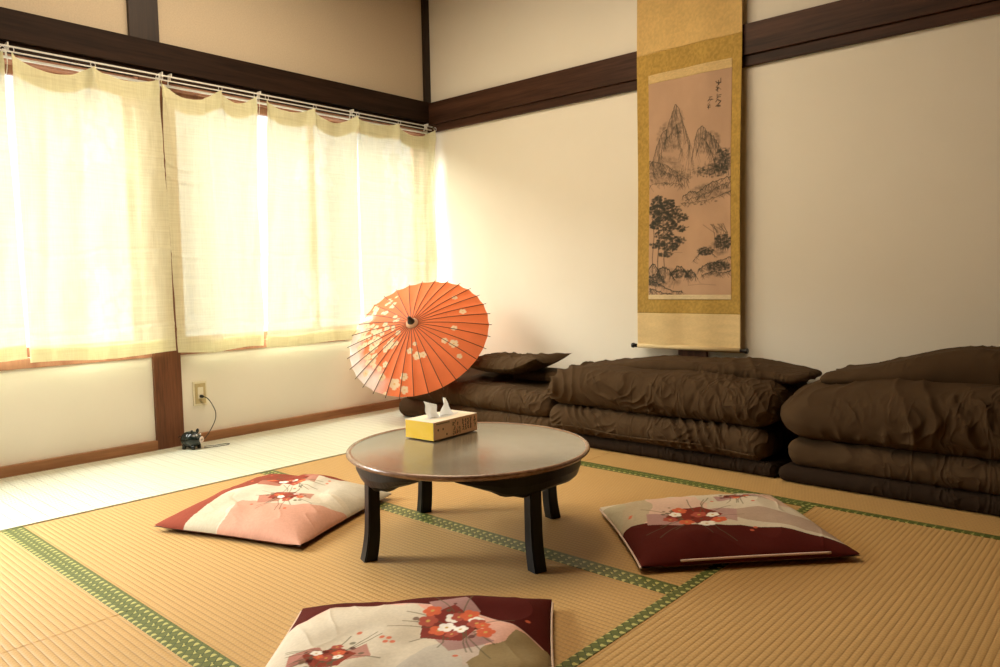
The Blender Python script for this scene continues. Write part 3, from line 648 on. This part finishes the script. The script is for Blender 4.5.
# ------------------------------------------------------------------ floor cushions
CREAM, PINK, MAR, ROSE, GOLD, SAGE = (.62, .54, .42), (.62, .30, .21), (.080, .010, .007), (.40, .10, .06), (.30, .22, .11), (.42, .37, .24)
WHT, ORG, GRN, LILAC = (.85, .80, .72), (.62, .13, .06), (.10, .09, .05), (.42, .25, .23)
def bouquet(im, cx, cy, s, rot, fan_cols=(MAR, LILAC), asp=1.0, n=7, seed=0):
    """folded-fan shapes carrying a spray of plum blossoms; s in image units"""
    g = random.Random(seed); ca, sa = math.cos(rot), math.sin(rot); H, W = im.shape[:2]
    def T(x, y): return (cx + s * (x * ca - y * sa), cy + s * (x * sa + y * ca))
    poly(im, [T(-1, -.1), T(-.75, -.75), T(-.05, -.55), T(-.1, .2)], fan_cols[1], 1)
    poly(im, [T(.1, .1), T(.95, -.05), T(.75, .75), T(.15, .6)], fan_cols[1], .9)
    poly(im, [T(-.55, -.35), T(.35, -.3), T(.55, .35), T(-.05, .75), T(-.55, .35)], fan_cols[0], 1)
    for k in range(12):
        a = g.uniform(0, 2 * PI); r0 = g.uniform(.2, .5); r1 = g.uniform(.9, 1.5); a2 = a + g.uniform(-.4, .4)
        stroke(im, [T(r0 * math.cos(a), r0 * math.sin(a)), T(.5 * (r0 + r1) * math.cos(a2), .5 * (r0 + r1) * math.sin(a2)), T(r1 * math.cos(a2), r1 * math.sin(a2))], 1.6, GRN, .75)
    for k in range(26):
        x, y = T(g.uniform(-.7, .7), g.uniform(-.45, .45)); disc(im, x, y, g.uniform(2, 4), g.choice((GRN, (.16, .10, .05), MAR)), .75)
    for k in range(n):
        a = k * 2 * PI / n + g.uniform(-.3, .3); r = g.uniform(.15, .75); x, y = T(r * math.cos(a) * .9, r * math.sin(a) * .6)
        blossom(im, x, y, s * W * g.uniform(.11, .17), WHT if k % 3 == 1 else ORG if k % 3 == 0 else (.40, .09, .06), (.55, .35, .1), g.uniform(0, 3))
    for k in range(4):
        a = g.uniform(0, 2 * PI); x, y = T(1.35 * math.cos(a), 1.2 * math.sin(a)); disc(im, x, y, 3, ORG, .9)
def weave(im, seed):
    n = im.shape[0]; yy, xx = np.mgrid[0:n, 0:n] / n; k = noise(np.stack([xx * n / 2, yy * n / 2, xx * 0], -1), seed) * .06 + fbm(np.stack([xx * 5, yy * 5, xx * 0], -1), seed) * .07
    im *= (1 + k[..., None])
def cushion(name, Cn, im, label, seed, hgt=.062, puffs=(), seam=None):
    """Cn: four floor corners, u along 0->1, v along 0->3"""
    n = im.shape[0]; Cn = [np.array(c) for c in Cn]; cen = sum(Cn) / 4
    e = empty('floor_cushion', (cen[0], cen[1], 0), label, 'floor cushion', 'printed floor cushions around the table')
    U, V = np.meshgrid(np.linspace(0, 1, n), np.linspace(0, 1, n), indexing='ij')
    def XY(U, V):
        a, b = 2 * U - 1, 2 * V - 1; pin = .03
        U2 = .5 + .5 * a * (1 - pin * (1 - b * b)); V2 = .5 + .5 * b * (1 - pin * (1 - a * a))
        return sum(((1 - U2) * (1 - V2) if k == 0 else U2 * (1 - V2) if k == 1 else U2 * V2 if k == 2 else (1 - U2) * V2)[..., None] * Cn[k] for k in range(4)) - cen
    a, b = np.abs(2 * U - 1), np.abs(2 * V - 1)
    prof = ((1 - a ** 3.2) * (1 - b ** 3.2)).clip(0, 1) ** .55
    Q = np.stack([U * 3.5, V * 3.5, U * 0 + seed], -1)
    wr = noise(np.stack([U * 4 + V * 9, V * 5 - U * 3, U * 0 + seed], -1), seed)
    edge = np.maximum(a, b); wr = (1 - np.abs(wr)) ** 4 * .0035 * ss(.35, .8, edge)
    zs = .017
    top = zs + hgt * prof * (.82 + .22 * fbm(Q, seed, 2)) + wr * prof
    top += .0025 * noise(np.stack([U * 9, V * 9, U * 0], -1), seed + 2) * prof
    crn = ss(.75, 1.0, np.minimum(a, b)); top += crn * .004
    P = np.concatenate([XY(U, V), top[..., None]], -1)
    o = grid('cover_top', P, M['zab'], e, im)
    m = 60; U, V = np.meshgrid(np.linspace(0, 1, m), np.linspace(0, 1, m), indexing='ij'); a, b = np.abs(2 * U - 1), np.abs(2 * V - 1)
    prof = ((1 - a ** 6) * (1 - b ** 6)).clip(0, 1) ** .5
    bot = zs - .0155 * prof; P2 = np.concatenate([XY(U, V), bot[..., None]], -1); grid('cover_bottom', P2, M['zabside'], e, flip=True)
    if seam:
        for (u0, v0, u1, v1, off) in seam:
            t = np.linspace(0, 1, 30); q = XY(np.array(u0 + (u1 - u0) * t), np.array(v0 + (v1 - v0) * t)); d = q / np.linalg.norm(q, axis=1, keepdims=True)
            tube('piping', [(x + dx * .002, y + dy * .002, zs + off) for (x, y), (dx, dy) in zip(q, d)], .003, M['piping'], e, 6)
    return e
N_ = 300
# image axes: rows = v (t), cols = u (s); grid colours are indexed [u][v]
def new(c): i = np.zeros((N_, N_, 3)); i[:] = c; return i
# left cushion
im = new(CREAM)
poly(im, [(.45, -.1), (.42, .25), (.75, .28), (1.1, .55), (1.1, -.1)], PINK, .9, None, .02, 1)
poly(im, [(.12, -.1), (.40, -.1), (.42, .2), (.3, .3), (.12, .25)], SAGE, .45, None, .03, 2)
poly(im, [(.6, .62), (1.1, .5), (1.1, 1.1), (.65, 1.1)], (.50, .45, .36), .6, None, .03, 4)
poly(im, [(-.1, -.1), (.20, -.1), (.22, .08), (.24, .3), (.26, .5), (.30, .66), (.42, .78), (.72, .84), (.76, 1.1), (-.1, 1.1)], (.25, .055, .032), 1, None, .006, 3)

bouquet(im, .42, .70, .20, .1, ((.28, .05, .03), (.40, .16, .11)), n=6, seed=2); bouquet(im, .62, .40, .17, .2, ((.28, .05, .03), (.45, .2, .14)), n=6, seed=3)
weave(im, 1)
cushion('c1', [(1.135, -2.245), (1.635, -2.06), (1.44, -1.565), (.875, -1.695)], im.transpose(1, 0, 2), 'printed cream and orange floor cushion left of the table, nearest the pale mat', 1, .074)
# right cushion
im = new(CREAM)
poly(im, [(.1, .1), (.55, .0), (.6, .25), (.42, .5), (.12, .45)], (.70, .45, .36), .7, None, .03, 5)
poly(im, [(.1, -.1), (.62, -.1), (.55, .14), (.3, .2), (.08, .2)], SAGE, .75, None, .02, 6)
poly(im, [(-.1, .85), (.2, .78), (.45, .9), (.3, 1.1), (-.1, 1.1)], (.62, .36, .28), .6, None, .03, 6)
poly(im, [(.50, .5), (.68, .6), (.80, .80), (.92, 1.0), (1.0, 1.1), (.8, 1.1), (.62, .9), (.50, .72)], (.38, .25, .19), .75, None, .01, 7)
poly(im, [(.50, -.1), (.56, .06), (.62, .22), (.68, .40), (.76, .60), (.84, .80), (.91, .95), (.94, 1.1), (1.1, 1.1), (1.1, -.1)], MAR, 1, None, .006, 8)
bouquet(im, .56, .36, .24, 1.0, ((.20, .03, .02), LILAC), n=8, seed=5); bouquet(im, .26, .70, .13, 1.2, ((.20, .04, .03), LILAC), n=4, seed=6)
weave(im, 2)
cushion('c2', [(2.09, -1.262), (2.445, -1.60), (2.838, -1.172), (2.45, -.80)], im.transpose(1, 0, 2), 'printed floor cushion right of the table with a maroon front half', 2, .066,
        seam=((.02, 0, 1, 0, 0), (1, .18, 1, .86, .012)))
# near cushion
im = new(CREAM)
poly(im, [(.86, .2), (.80, .5), (.62, .60), (.30, .70), (.45, 1.0), (.66, .88), (.78, .6), (.88, .36)], (.72, .38, .29), .9, None, .02, 9)
poly(im, [(.30, .5), (.48, .60), (.50, .76), (.35, .80), (.1, .7), (.1, .5)], (.50, .45, .38), .8, None, .02, 9)
poly(im, [(.30, .73), (.44, .77), (.50, .84), (.60, .88), (.56, 1.1), (.1, 1.1), (.1, .8)], GOLD, 1, None, .025, 10)
poly(im, [(.74, -.1), (.76, .08), (.84, .17), (.86, .26), (.82, .40), (.77, .54), (.70, .72), (.62, .86), (.52, .96), (.50, 1.1), (1.1, 1.1), (1.1, -.1)], MAR, 1, None, .005, 11)
stroke(im, [(.75, -.02), (.76, .08), (.84, .17), (.86, .26), (.82, .40), (.77, .54), (.70, .72), (.62, .86), (.52, .97)], 2, (.75, .45, .36), .9)
bouquet(im, .63, .66, .21, 2.4, ((.22, .04, .03), (.36, .20, .18)), n=13, seed=8); bouquet(im, .42, .25, .14, 1.0, ((.26, .05, .03), (.42, .18, .14)), n=6, seed=9)
weave(im, 3)
cushion('c3', [(2.33, -2.70), (1.99, -2.285), (2.39, -1.895), (2.73, -2.31)], im.transpose(1, 0, 2), 'printed floor cushion nearest the camera, cut off by the bottom edge', 3, .068,
        seam=((.02, 0, .98, 0, 0), (0.02, 1, .98, 1, 0)))

# ------------------------------------------------------------------ futons
def puff(name, x0, x1, y0, y1, z0, z1, seed, n=(90, 44, 26), pw=5.0, wr=.010, mat=None, parent=None, topf=None, wf=(7, 3, 10), shear=1.2, lump=.012, xf=None):
    """soft bedding block: rounded box, lumpy, with ridged creases"""
    bm = bmesh.new(); idx = {}; faces = []
    nx, ny, nz = n; vs = []
    def vid(i, j, k):
        key = (i, j, k)
        if key not in idx: idx[key] = len(vs); vs.append((2 * i / nx - 1, 2 * j / ny - 1, 2 * k / nz - 1))
        return idx[key]
    for i in range(nx):
        for j in range(ny):
            faces.append((vid(i, j, 0), vid(i, j + 1, 0), vid(i + 1, j + 1, 0), vid(i + 1, j, 0))); faces.append((vid(i, j, nz), vid(i + 1, j, nz), vid(i + 1, j + 1, nz), vid(i, j + 1, nz)))
    for i in range(nx):
        for k in range(nz):
            faces.append((vid(i, 0, k), vid(i + 1, 0, k), vid(i + 1, 0, k + 1), vid(i, 0, k + 1))); faces.append((vid(i, ny, k), vid(i, ny, k + 1), vid(i + 1, ny, k + 1), vid(i + 1, ny, k)))
    for j in range(ny):
        for k in range(nz):
            faces.append((vid(0, j, k), vid(0, j, k + 1), vid(0, j + 1, k + 1), vid(0, j + 1, k))); faces.append((vid(nx, j, k), vid(nx, j + 1, k), vid(nx, j + 1, k + 1), vid(nx, j, k + 1)))
    bm.free(); V = np.array(vs); hx, hy, hz = (x1 - x0) / 2, (y1 - y0) / 2, (z1 - z0) / 2
    # rounded box in metric space
    H = np.array([hx, hy, hz]); r = min(hy, hz) * pw; r = min(r, min(hy, hz) * .98)
    Pm = V * H; inner = np.clip(Pm, -(H - r), H - r); D = Pm - inner; L = np.linalg.norm(D, axis=1, keepdims=True) + 1e-9
    Nn = D / L; Pm = inner + Nn * r
    W = Pm + np.array([(x0 + x1) / 2, (y0 + y1) / 2, (z0 + z1) / 2])
    wp = fbm(W * 3.2 + seed, seed + 9, 3); wp2 = fbm(W * 7 + seed * 2, seed + 19, 2)
    ph1 = PI * (W[:, 0] + shear * .5 * (W[:, 2] + .6 * W[:, 1])) * wf[0] * 1.1 + 5.0 * wp + 1.2 * wp2
    ph2 = PI * (W[:, 0] * .8 - shear * .7 * W[:, 2] + .8 * W[:, 1]) * wf[0] * 1.7 + 6.0 * wp2 + 3 * wp
    rd = (1 - np.abs(np.sin(ph1))) ** 1.6 * ss(-.25, .25, noise(W * np.array([9, 5, 7]) + 3, seed + 4)); rd2 = (1 - np.abs(np.sin(ph2))) ** 1.8 * ss(0, .4, noise(W * np.array([11, 6, 9]) + 8, seed + 6))
    gate = ss(-.35, .35, fbm(W * 2.5, seed + 5, 2))
    disp = wr * (rd * 1.2 + .5 * rd2) * (.25 + .9 * gate) + lump * fbm(W * 5, seed + 3, 3)
    botm = ss(-1, -.7, V[:, 2]); disp = disp * (.2 + .8 * botm)
    W = W + Nn * disp[:, None]
    W[:, 2] = np.maximum(W[:, 2], z0)
    if topf is not None:
        t = (W[:, 2] - z0) / (z1 - z0); W[:, 2] = z0 + (W[:, 2] - z0) * topf(W[:, 0], W[:, 1]) 
    if xf is not None: W = xf(W)
    me = bpy.data.meshes.new(name); off = Vector(parent.location) if parent else Vector((0, 0, 0)); me.from_pydata((W - np.array(off)).tolist(), [], faces)
    return link(name, me, mat or M['futon'], parent, True)
FG = 'stacked brown futon bedding along the back wall'
def bed(name, loc, label, cat, grp=None): return empty(name, loc, label, cat, grp)
YB = -.045
# --- left stack
e = bed('folded_futon', (.75, -.28, 0), 'brown folded futon at the bottom of the leftmost stack, behind the umbrella', 'futon')
puff('mattress', .24, 1.33, -.53, YB, 0, .105, 3, wr=.004, parent=e, pw=1, mat=M['futon'], lump=.008)
e = bed('folded_duvet', (.75, -.28, .1), 'light brown duvet on the leftmost stack, under the small pillow', 'duvet')
def tA(x, y): return .80 + .16 * ss(1.25, .5, x) + .25 * ss(-.32, -.08, y) + .10 * ss(.9, 1.25, x) * ss(-.4, -.1, y)
puff('duvet', .26, 1.31, -.52, YB, .088, .235, 8, wr=.012, parent=e, pw=1.0, topf=tA, lump=.014, wf=(4, 3, 7))
def fl(W):
    W[:, 2] += .05 * ss(1.1, 1.42, W[:, 0]); return W
puff('duvet_flap', .85, 1.45, -.26, YB, .225, .275, 5, (60, 30, 12), wr=.006, parent=e, pw=1, xf=fl, lump=.008)
# pillow
e = bed('pillow', (.86, -.24, .25), 'small brown pillow lying on the leftmost futon beside the umbrella', 'pillow')
def pillow_mesh():
    n = 70; U, V = np.meshgrid(np.linspace(-1, 1, n), np.linspace(-1, 1, n), indexing='ij')
    pr = ((1 - np.abs(U) ** 2.6) * (1 - np.abs(V) ** 2.6)).clip(0) ** .55
    x = U * .265 * (1 - .10 * (1 - V ** 2)) ; y = V * .165 * (1 - .10 * (1 - U ** 2))
    wr = (1 - np.abs(noise(np.stack([U * 3 + V * 2, V * 3 - U, U * 0], -1), 5))) ** 4 * .010
    lift = .035 * np.abs(U * V) ** 2 + .03 * ss(.3, 1, U)
    T = np.stack([x, y, pr * .062 + wr * pr + lift], -1); B = np.stack([x, y, -pr * .035 + lift], -1)
    return T, B
T, B = pillow_mesh()
def rotz(P, a): c, s = math.cos(a), math.sin(a); return np.stack([P[..., 0] * c - P[..., 1] * s, P[..., 0] * s + P[..., 1] * c, P[..., 2]], -1)
me_o = grid('pillow_top', rotz(T, .08) + np.array([0, -.015, .045]), M['futon'], e); grid('pillow_bottom', rotz(B, .08) + np.array([0, -.015, .045]), M['futon'], e, flip=True)
# --- middle stack
e = bed('sleeping_pad', (1.9, -.28, 0), 'thin dark pad at the bottom of the middle futon stack', 'sleeping pad')
puff('pad', 1.34, 2.36, -.53, YB, 0, .055, 13, wr=.002, parent=e, pw=1, mat=M['futon2'], lump=.004)
e = bed('folded_futon', (1.85, -.28, .05), 'brown folded mattress with a pleated edge, in the middle futon stack', 'futon')
puff('mattress', 1.30, 2.33, -.545, YB, .05, .175, 14, (200, 50, 34), wr=.013, parent=e, pw=1, wf=(16, 3, 4), shear=1.8, lump=.009)
tube('seam_piping', [(1.36 + .93 * t, -.551 + .004 * math.sin(t * 17) - e.location.y, .088 + .006 * math.sin(t * 11) - e.location.z) for t in np.linspace(0, 1, 40)], .0035, M['futon'], e, 6)
for ch in e.children:
    if ch.name.startswith('seam'): ch.data.transform(Matrix.Translation((-e.location.x, 0, 0)))
e = bed('folded_duvet', (1.85, -.28, .17), 'wrinkled brown duvet on the middle futon stack, below the hanging scroll', 'duvet')
def tB(x, y): return .86 + .10 * ss(2.35, 1.9, x) * ss(1.3, 1.5, x) + .06 * ss(-.5, -.2, y)
puff('duvet', 1.285, 2.345, -.545, YB, .168, .355, 21, (230, 70, 60), wr=.020, parent=e, pw=1, topf=tB, wf=(12, 4, 5), shear=1.3, lump=.016)
puff('duvet_flap', 1.47, 2.37, -.36, YB, .325, .385, 24, (90, 34, 14), wr=.008, parent=e, pw=1, lump=.012, wf=(9, 6, 6), topf=lambda x, y: .55 + .45 * ss(1.47, 1.75, x) * ss(2.40, 2.1, x))
# --- right stack
e = bed('sleeping_pad', (2.9, -.28, 0), 'thin black pad at the bottom of the right futon stack', 'sleeping pad')
puff('pad', 2.37, 3.45, -.55, YB, 0, .06, 33, wr=.004, parent=e, pw=1, mat=M['futon2'], lump=.006)
e = bed('folded_futon', (2.9, -.28, .055), 'dark brown folded mattress in the right futon stack, beside the dark gap', 'futon')
puff('mattress', 2.395, 3.45, -.54, YB, .055, .16, 34, wr=.008, parent=e, pw=1, wf=(9, 3, 5), shear=1.5, lump=.008)
e = bed('folded_duvet', (2.9, -.28, .15), 'bulky dark brown duvet on the right futon stack, highest of the bedding', 'duvet')
def tC(x, y): return .66 + .22 * ss(2.38, 2.75, x) + .14 * ss(-.5, -.25, y)
puff('duvet', 2.355, 3.47, -.555, YB, .148, .40, 41, (230, 70, 66), wr=.022, parent=e, pw=1, topf=tC, wf=(12, 4, 5), shear=.3, lump=.02)
puff('duvet_flap', 2.45, 3.47, -.40, YB, .33, .475, 44, (120, 44, 30), wr=.012, parent=e, pw=1, lump=.014, wf=(10, 4, 5), topf=lambda x, y: .40 + .66 * ss(2.45, 2.95, x))

# ------------------------------------------------------------------ paper umbrella
uc = Vector((.424, -.515, .455)); th, ph, UR, UD = -1.131, .731, .39, .113
nrm = Vector((math.cos(ph) * math.cos(th), math.cos(ph) * math.sin(th), math.sin(ph))); ua = Vector((0, 0, 1)).cross(nrm).normalized(); ub = nrm.cross(ua)
um = bpy.data.objects.new('paper_umbrella', None); C.objects.link(um); tag(um, 'open orange paper umbrella with white blossoms leaning on the leftmost futon', 'umbrella')
um.matrix_world = Matrix(((ua.x, ub.x, nrm.x, uc.x), (ua.y, ub.y, nrm.y, uc.y), (ua.z, ub.z, nrm.z, uc.z), (0, 0, 0, 1)))
NR = 32; per = 12
nu, nv = NR * per, 110
A_, T_2 = np.meshgrid(np.arange(nu) / nu * 2 * PI, np.linspace(.035, 1, nv), indexing='ij')
def umz(t): return UD * (1 - t) - .012 * np.sin(PI * t) * -1
ph_ = (A_ / (2 * PI) * NR) % 1.0
sagp = -np.sin(ph_ * PI) * .004 * T_2 ** 1.5
Rr = UR * T_2 * (1 - .012 * np.sin(ph_ * PI) * (T_2 > .5))
P = np.stack([Rr * np.cos(A_), Rr * np.sin(A_), umz(T_2) + sagp], -1)
# painted disc image; x right (ua), y up (ub)
NI = 560
im = np.zeros((NI, NI, 3)); im[:] = (.90, .22, .075)
yy, xx = np.mgrid[0:NI, 0:NI] / NI * 2 - 1; rr = np.hypot(xx, yy)
im *= (1 + .05 * fbm(np.stack([xx * 8, yy * 8, xx * 0], -1), 3)[..., None])
# pale crescent along one edge: backlight bleaching painted into the paper colour
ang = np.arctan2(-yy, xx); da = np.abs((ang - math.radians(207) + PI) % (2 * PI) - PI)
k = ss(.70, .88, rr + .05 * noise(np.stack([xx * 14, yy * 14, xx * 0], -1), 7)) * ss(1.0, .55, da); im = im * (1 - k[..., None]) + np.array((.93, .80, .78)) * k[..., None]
g = random.Random(21)
def fl_(x, y, r): blossom(im, (x + 1) / 2, (1 - y) / 2, r * NI / 2, (.93, .72, .50), (.85, .5, .2), g.uniform(0, 3))
for cx, cy, sx, sy, n, r0 in ((-.80, .22, .10, .20, 16, .05), (-.62, -.10, .20, .14, 26, .05), (-.45, -.42, .18, .20, 24, .05), (-.58, .45, .14, .12, 14, .04), (-.30, .05, .06, .12, 5, .04), (-.25, -.25, .10, .1, 6, .045)):
    for q in range(n): fl_(cx + g.gauss(0, sx * .7), cy + g.gauss(0, sy * .7), r0 * g.uniform(.55, .95))
for x, y, r in ((.05, -.40, .05), (.16, -.46, .065), (.24, -.44, .05), (.10, -.30, .035), (-.10, -.83, .085), (.02, -.74, .06), (.05, -.90, .06), (.48, -.20, .05), (.60, -.22, .07), (.56, .02, .05), (.70, -.38, .04), (.60, .34, .055), (.42, .60, .045), (-.22, -.95, .03)): fl_(x, y, r * .8)
cx_, cy_ = P[..., 0] / UR, P[..., 1] / UR
ix = np.clip(((cx_ + 1) / 2 * (NI - 1)).astype(int), 0, NI - 1); iy = np.clip(((1 - cy_) / 2 * (NI - 1)).astype(int), 0, NI - 1)
grid('canopy', P, M['washi'], um, im[iy, ix], closed_u=True, flip=False)
for k in range(NR):
    a = 2 * PI * k / NR; ca, sa = math.cos(a), math.sin(a); pts = []
    for t in np.linspace(.05, 1.035, 12): pts.append((UR * t * ca, UR * t * sa, float(umz(np.array(t))) + .0012))
    tube('rib', pts, [.0012 + .0007 * i / 11 for i in range(12)], M['bamboo'], um, 6)
for k in range(NR):
    a = 2 * PI * k / NR; t = .42; tube('strut', [(.014 * math.cos(a), .014 * math.sin(a), -.06), (UR * t * math.cos(a), UR * t * math.sin(a), float(umz(np.array(t))) - .006)], .0016, M['bamboo'], um, 4)
po_ = tube('pole', [(0, 0, UD + .02), (0, 0, -.30), (0, 0, -.385)], .008, M['bamboo'], um, 12)
lathe('grip', [(0, -.27), (.012, -.27), (.0125, -.38), (.010, -.388), (0, -.388)], M['blackp'], po_, 16)
lathe('upper_hub', [(.010, UD - .03), (.022, UD - .02), (.022, UD - .006)], M['blackp'], um, 24)
lathe('lower_hub', [(.009, -.08), (.017, -.075), (.017, -.05), (.009, -.045)], M['blackp'], um, 24)
lathe('collar', [(.036, UD - .012), (.030, UD + .002), (.016, UD + .010), (.012, UD + .012)], M['collar'], um, 28)
lathe('tip', [(.020, UD + .002), (.019, UD + .014), (.016, UD + .020), (.013, UD + .030), (.009, UD + .044), (.004, UD + .050), (0, UD + .051)], M['blackp'], um, 20)

# ------------------------------------------------------------------ light
w = bpy.data.worlds.new('World'); bpy.context.scene.world = w; w.use_nodes = True
bg = w.node_tree.nodes['Background']; bg.inputs[0].default_value = (.93, .97, 1, 1); bg.inputs[1].default_value = .8
def area(name, loc, target, sx, sy, power, col):
    l = bpy.data.lights.new(name, 'AREA'); l.shape = 'RECTANGLE'; l.size = sx; l.size_y = sy; l.energy = power; l.color = col
    o = bpy.data.objects.new(name, l); C.objects.link(o); o.location = loc
    d = Vector(target) - Vector(loc); o.rotation_euler = d.to_track_quat('-Z', 'Y').to_euler(); return o
sl = bpy.data.lights.new('sun', 'SUN'); sl.energy = 19.5; sl.angle = math.radians(58); sl.color = (1, .985, .95)
so = bpy.data.objects.new('sun', sl); C.objects.link(so); so.location = (-3, -2, 5)
so.rotation_euler = Vector((math.cos(math.radians(51)), .50, -math.sin(math.radians(51)))).to_track_quat('-Z', 'Y').to_euler()
area('ceiling_fill', (1.35, -1.75, 2.45), (1.35, -1.75, 0), 1.5, 1.5, 23, (1, .82, .58))  # added warm fill below the ceiling, not a lamp of the room

# ------------------------------------------------------------------ camera
F, yaw, pitch, roll = 746.954, 2.3010577, -.0713756, -.0178810
cam = bpy.data.cameras.new('Camera'); co = bpy.data.objects.new('Camera', cam); C.objects.link(co)
f = Vector((math.cos(pitch) * math.cos(yaw), math.cos(pitch) * math.sin(yaw), math.sin(pitch))); r = Vector((math.sin(yaw), -math.cos(yaw), 0)); u = r.cross(f)
c, s = math.cos(roll), math.sin(roll); r2 = c * r + s * u; u2 = c * u - s * r
co.matrix_world = Matrix(((r2.x, u2.x, -f.x, 3.407843), (r2.y, u2.y, -f.y, -3.191762), (r2.z, u2.z, -f.z, .744555), (0, 0, 0, 1)))
cam.sensor_width = 36; cam.lens = F / 1000 * 36; cam.clip_start = .02
S = bpy.context.scene; S.camera = co
S.view_settings.view_transform = 'Standard'; S.view_settings.look = 'None'; S.view_settings.gamma = 1; S.view_settings.use_curve_mapping = False
S.view_settings.exposure = 1.2
